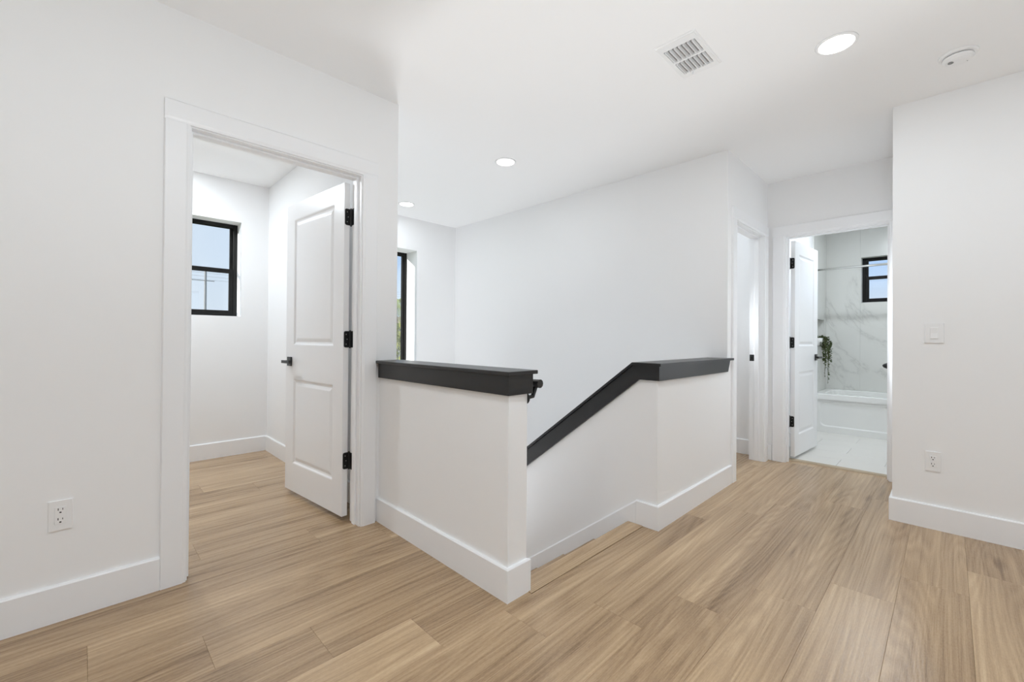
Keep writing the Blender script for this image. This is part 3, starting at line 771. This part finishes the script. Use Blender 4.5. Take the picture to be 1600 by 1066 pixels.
sm = thing('smoke_detector', 'round white smoke detector on the ceiling at right', 'smoke detector', (3.18, -.032, HC - .04))
C0 = (3.18, -.032, HC)
obj('mounting_base', lathe([(.074, 0), (.074, -.007), (.069, -.012), (.058, -.013), (0, -.013)], C0, 2, 48), M_PLAST, sm, smooth=False)
obj('vent_gap', lathe([(.054, -.013), (.054, -.017), (0, -.017)], C0, 2, 48), M_SLOT, sm)
cv = obj('cover', lathe([(.058, -.0165), (.060, -.020), (.058, -.027), (.048, -.036), (.030, -.040), (0, -.040)], C0, 2, 48), M_PLAST, sm, smooth=False)
obj('test_button', lathe([(.011, -.0385), (.011, -.0425), (.009, -.0435), (0, -.0435)], (3.165, -.005, HC), 2, 24), M_VOID, cv)
for k in range(3): obj('status_light', lathe([(.0022, -.035), (.0022, -.0395), (0, -.040)], (3.19 + .004 * k, -.045 - .010 * k, HC), 2, 10), M_VOID, cv)

vt = thing('ceiling_vent', 'white louvred air vent in the ceiling', 'air vent', (2.222, .953, HC - .014))
vx0, vx1, vy0, vy1 = 2.046, 2.392, .850, 1.056
rows = [(2.097, 2.215), (2.229, 2.345)]; ly0, ly1 = .872, 1.030
bm = bmesh.new()
holes = [(rx0, rx1, ly0, ly1) for rx0, rx1 in rows]
Xs = sorted({vx0 + .006, vx1 - .006, *[v for h_ in holes for v in h_[:2]]}); Ys = [vy0 + .006, ly0, ly1, vy1 - .006]
zf = HC - .010
for i in range(len(Xs) - 1):
    for j_ in range(3):
        if j_ == 1 and i in (1, 3): continue
        box(bm, Xs[i], Xs[i + 1], Ys[j_], Ys[j_ + 1], zf, HC - .001)
fr = obj('frame', bm, M_PLAST, vt)
bm = bmesh.new(); o_ = [(vx0, vy0), (vx1, vy0), (vx1, vy1), (vx0, vy1)]; i_ = [(vx0 + .010, vy0 + .010), (vx1 - .010, vy0 + .010), (vx1 - .010, vy1 - .010), (vx0 + .010, vy1 - .010)]
A_ = [bm.verts.new((a, b, HC)) for a, b in o_]; A2 = [bm.verts.new((a, b, HC - .003)) for a, b in o_]; B_ = [bm.verts.new((a, b, HC - .0101)) for a, b in i_]
for u, v in ((A_, A2), (A2, B_)):
    for k in range(4): bm.faces.new((u[k], u[(k + 1) % 4], v[(k + 1) % 4], v[k]))
obj('bevelled_rim', bm, M_PLAST, vt)
for rx0, rx1 in rows:
    obj('duct_opening', B(rx0, rx1, ly0, ly1, HC - .0012, HC - .0002), M_VOID, vt)
    for k in range(7):
        yc = ly1 - .012 - k * .0225
        bm = prism([(yc - .0035, HC - .002), (yc, HC - .002), (yc + .0035, HC - .0165), (yc + .0005, HC - .0165)], 0, rx0, rx1)
        obj('louver', bm, M_PLAST, vt)
obj('damper_lever', B(2.352, 2.358, .985, .991, HC - .026, HC - .009), M_PLAST, vt)

# ------------------------------------------------------------------ outdoors
GZ = -3.2
struct('floor_ground', B(-60, 90, 5.2, 140, GZ - .2, GZ), M_GROUND, 'grass ground far below the windows', 'ground')
struct('floor_ground_side', B(8.0, 90, -60, 5.2, GZ - .2, GZ), M_GROUND, 'grass ground beside the bathroom wall', 'ground')
pole = thing('utility_pole', 'thin grey utility pole with wires seen through the small room window', 'utility pole', (6.58, 40, GZ))
obj('pole', tube([(6.58, 40, GZ), (6.58, 40, 6.15)], [.11, .08], 10), M_POLE, pole)
obj('crossarm', B(5.55, 7.15, 39.96, 40.01, 5.35, 5.40), M_POLE, pole)
for k, xx in enumerate((5.55, 6.3, 7.1)):
    wire = []
    for s_ in range(13):
        t_ = s_ / 12; wire.append((xx - 22 + 44 * t_, 40 + 6 * (t_ - .5), 5.46 + .25 * k - 1.0 * (1 - (2 * t_ - 1) ** 2) * 0 - .8 * (.5 - abs(t_ - .5)) * 0 + .9 * (t_ - .5) ** 2))
    obj('wire', tube(wire, .007, 4), M_POLE, pole)
def palm(label, x, y, zt, seed, n_f=16, fl_=1.5):
    random.seed(seed)
    o = thing('palm_tree', label, 'palm tree', (x, y, GZ))
    obj('trunk', tube([(x, y, GZ), (x + .1, y, (GZ + zt) / 2), (x, y, zt)], [.16, .12, .10], 10), M_BARK, o)
    for k in range(n_f):
        a = 2 * math.pi * k / n_f + random.uniform(-.15, .15); el = random.uniform(.0, 1.1); bm = bmesh.new(); pts = []
        for s_ in range(9):
            t_ = s_ / 8; r_ = fl_ * t_ * math.cos(el * .6); pts.append(Vector((x + r_ * math.cos(a), y + r_ * math.sin(a), zt + fl_ * (math.sin(el) * t_ - .95 * t_ * t_))))
        tube(pts, [.016 * (1 - .8 * i / 8) for i in range(9)], 4, bm)
        for s_ in range(2, 27):
            t_ = s_ / 27 * 8; i = min(7, int(t_)); p = pts[i].lerp(pts[i + 1], t_ - i); d = (pts[i + 1] - pts[i]).normalized(); sd_ = d.cross(Vector((0, 0, 1))).normalized()
            for sg in (-1, 1):
                L_ = .42 * fl_ / 1.5 * math.sin(math.pi * min(1, .15 + s_ / 30)); tip = p + (sd_ * sg * .8 + d * .55 - Vector((0, 0, .35))) * L_
                w_ = d * .022
                v = [bm.verts.new(c) for c in (p - w_, p + w_, p.lerp(tip, .6) + w_, tip)]
                bm.faces.new(v)
        obj('frond', bm, M_FROND, o)
palm('green palm tree seen through the tall stairwell window', 10.3, 18.2, 2.75, 3)
def shrub(label, x, y, h_, r_, seed):
    random.seed(seed)
    o = thing('shrub', label, 'shrub', (x, y, GZ))
    obj('stem', tube([(x, y, GZ), (x, y, GZ + h_ * .6)], [.12, .05], 8), M_BARK, o)
    bm = bmesh.new()
    for k in range(1500):
        u = random.uniform(-1, 1); a = random.uniform(0, 2 * math.pi); q = math.sqrt(1 - u * u); rr = random.uniform(.75, 1.0) * (1 + .18 * math.sin(5 * a + 3 * u))
        p = Vector((x + r_ * rr * q * math.cos(a), y + r_ * rr * q * math.sin(a), GZ + h_ * .55 + h_ * .45 * rr * u))
        leaf(bm, p, Vector((q * math.cos(a) + random.uniform(-.8, .8), q * math.sin(a) + random.uniform(-.8, .8), u + random.uniform(-.8, .8))), random.uniform(.14, .26))
    tag(obj('foliage', bm, M_BUSH, o), kind='stuff')
shrub('tall yellow green shrub outside the stairwell window', 8.0, 13.4, 4.7, 1.15, 5)
shrub('lower yellow green shrub nearer the stairwell window', 6.0, 10.4, 3.7, 1.0, 6)
shrub('rounded green shrub behind the palm tree', 13.4, 18.8, 4.4, 1.4, 8)
hs = thing('neighbour_house', 'distant tan house with a clay tiled roof beyond the palm', 'house', (19, 33, GZ))
obj('wall', B(13, 25, 30, 38, GZ, 1.9), M_STUCCO, hs)
bm = bmesh.new()
v = [bm.verts.new(c) for c in ((12.4, 29.4, 1.9), (25.6, 29.4, 1.9), (25.6, 38.6, 1.9), (12.4, 38.6, 1.9), (16.5, 34, 2.95), (21.5, 34, 2.95))]
for q in ((0, 1, 5, 4), (1, 2, 5), (2, 3, 4, 5), (3, 0, 4), (0, 3, 2, 1)): bm.faces.new([v[k] for k in q])
obj('roof', bm, M_ROOF, hs)
for xx in (14.5, 18, 21.5):
    wd = obj('window', B(xx, xx + 1.2, 29.96, 30.02, -.2, 1.1), M_FRAME, hs); obj('pane', B(xx + .06, xx + 1.14, 29.95, 29.97, -.14, 1.04), M_GLASS, wd)
bpy.context.view_layer.update()
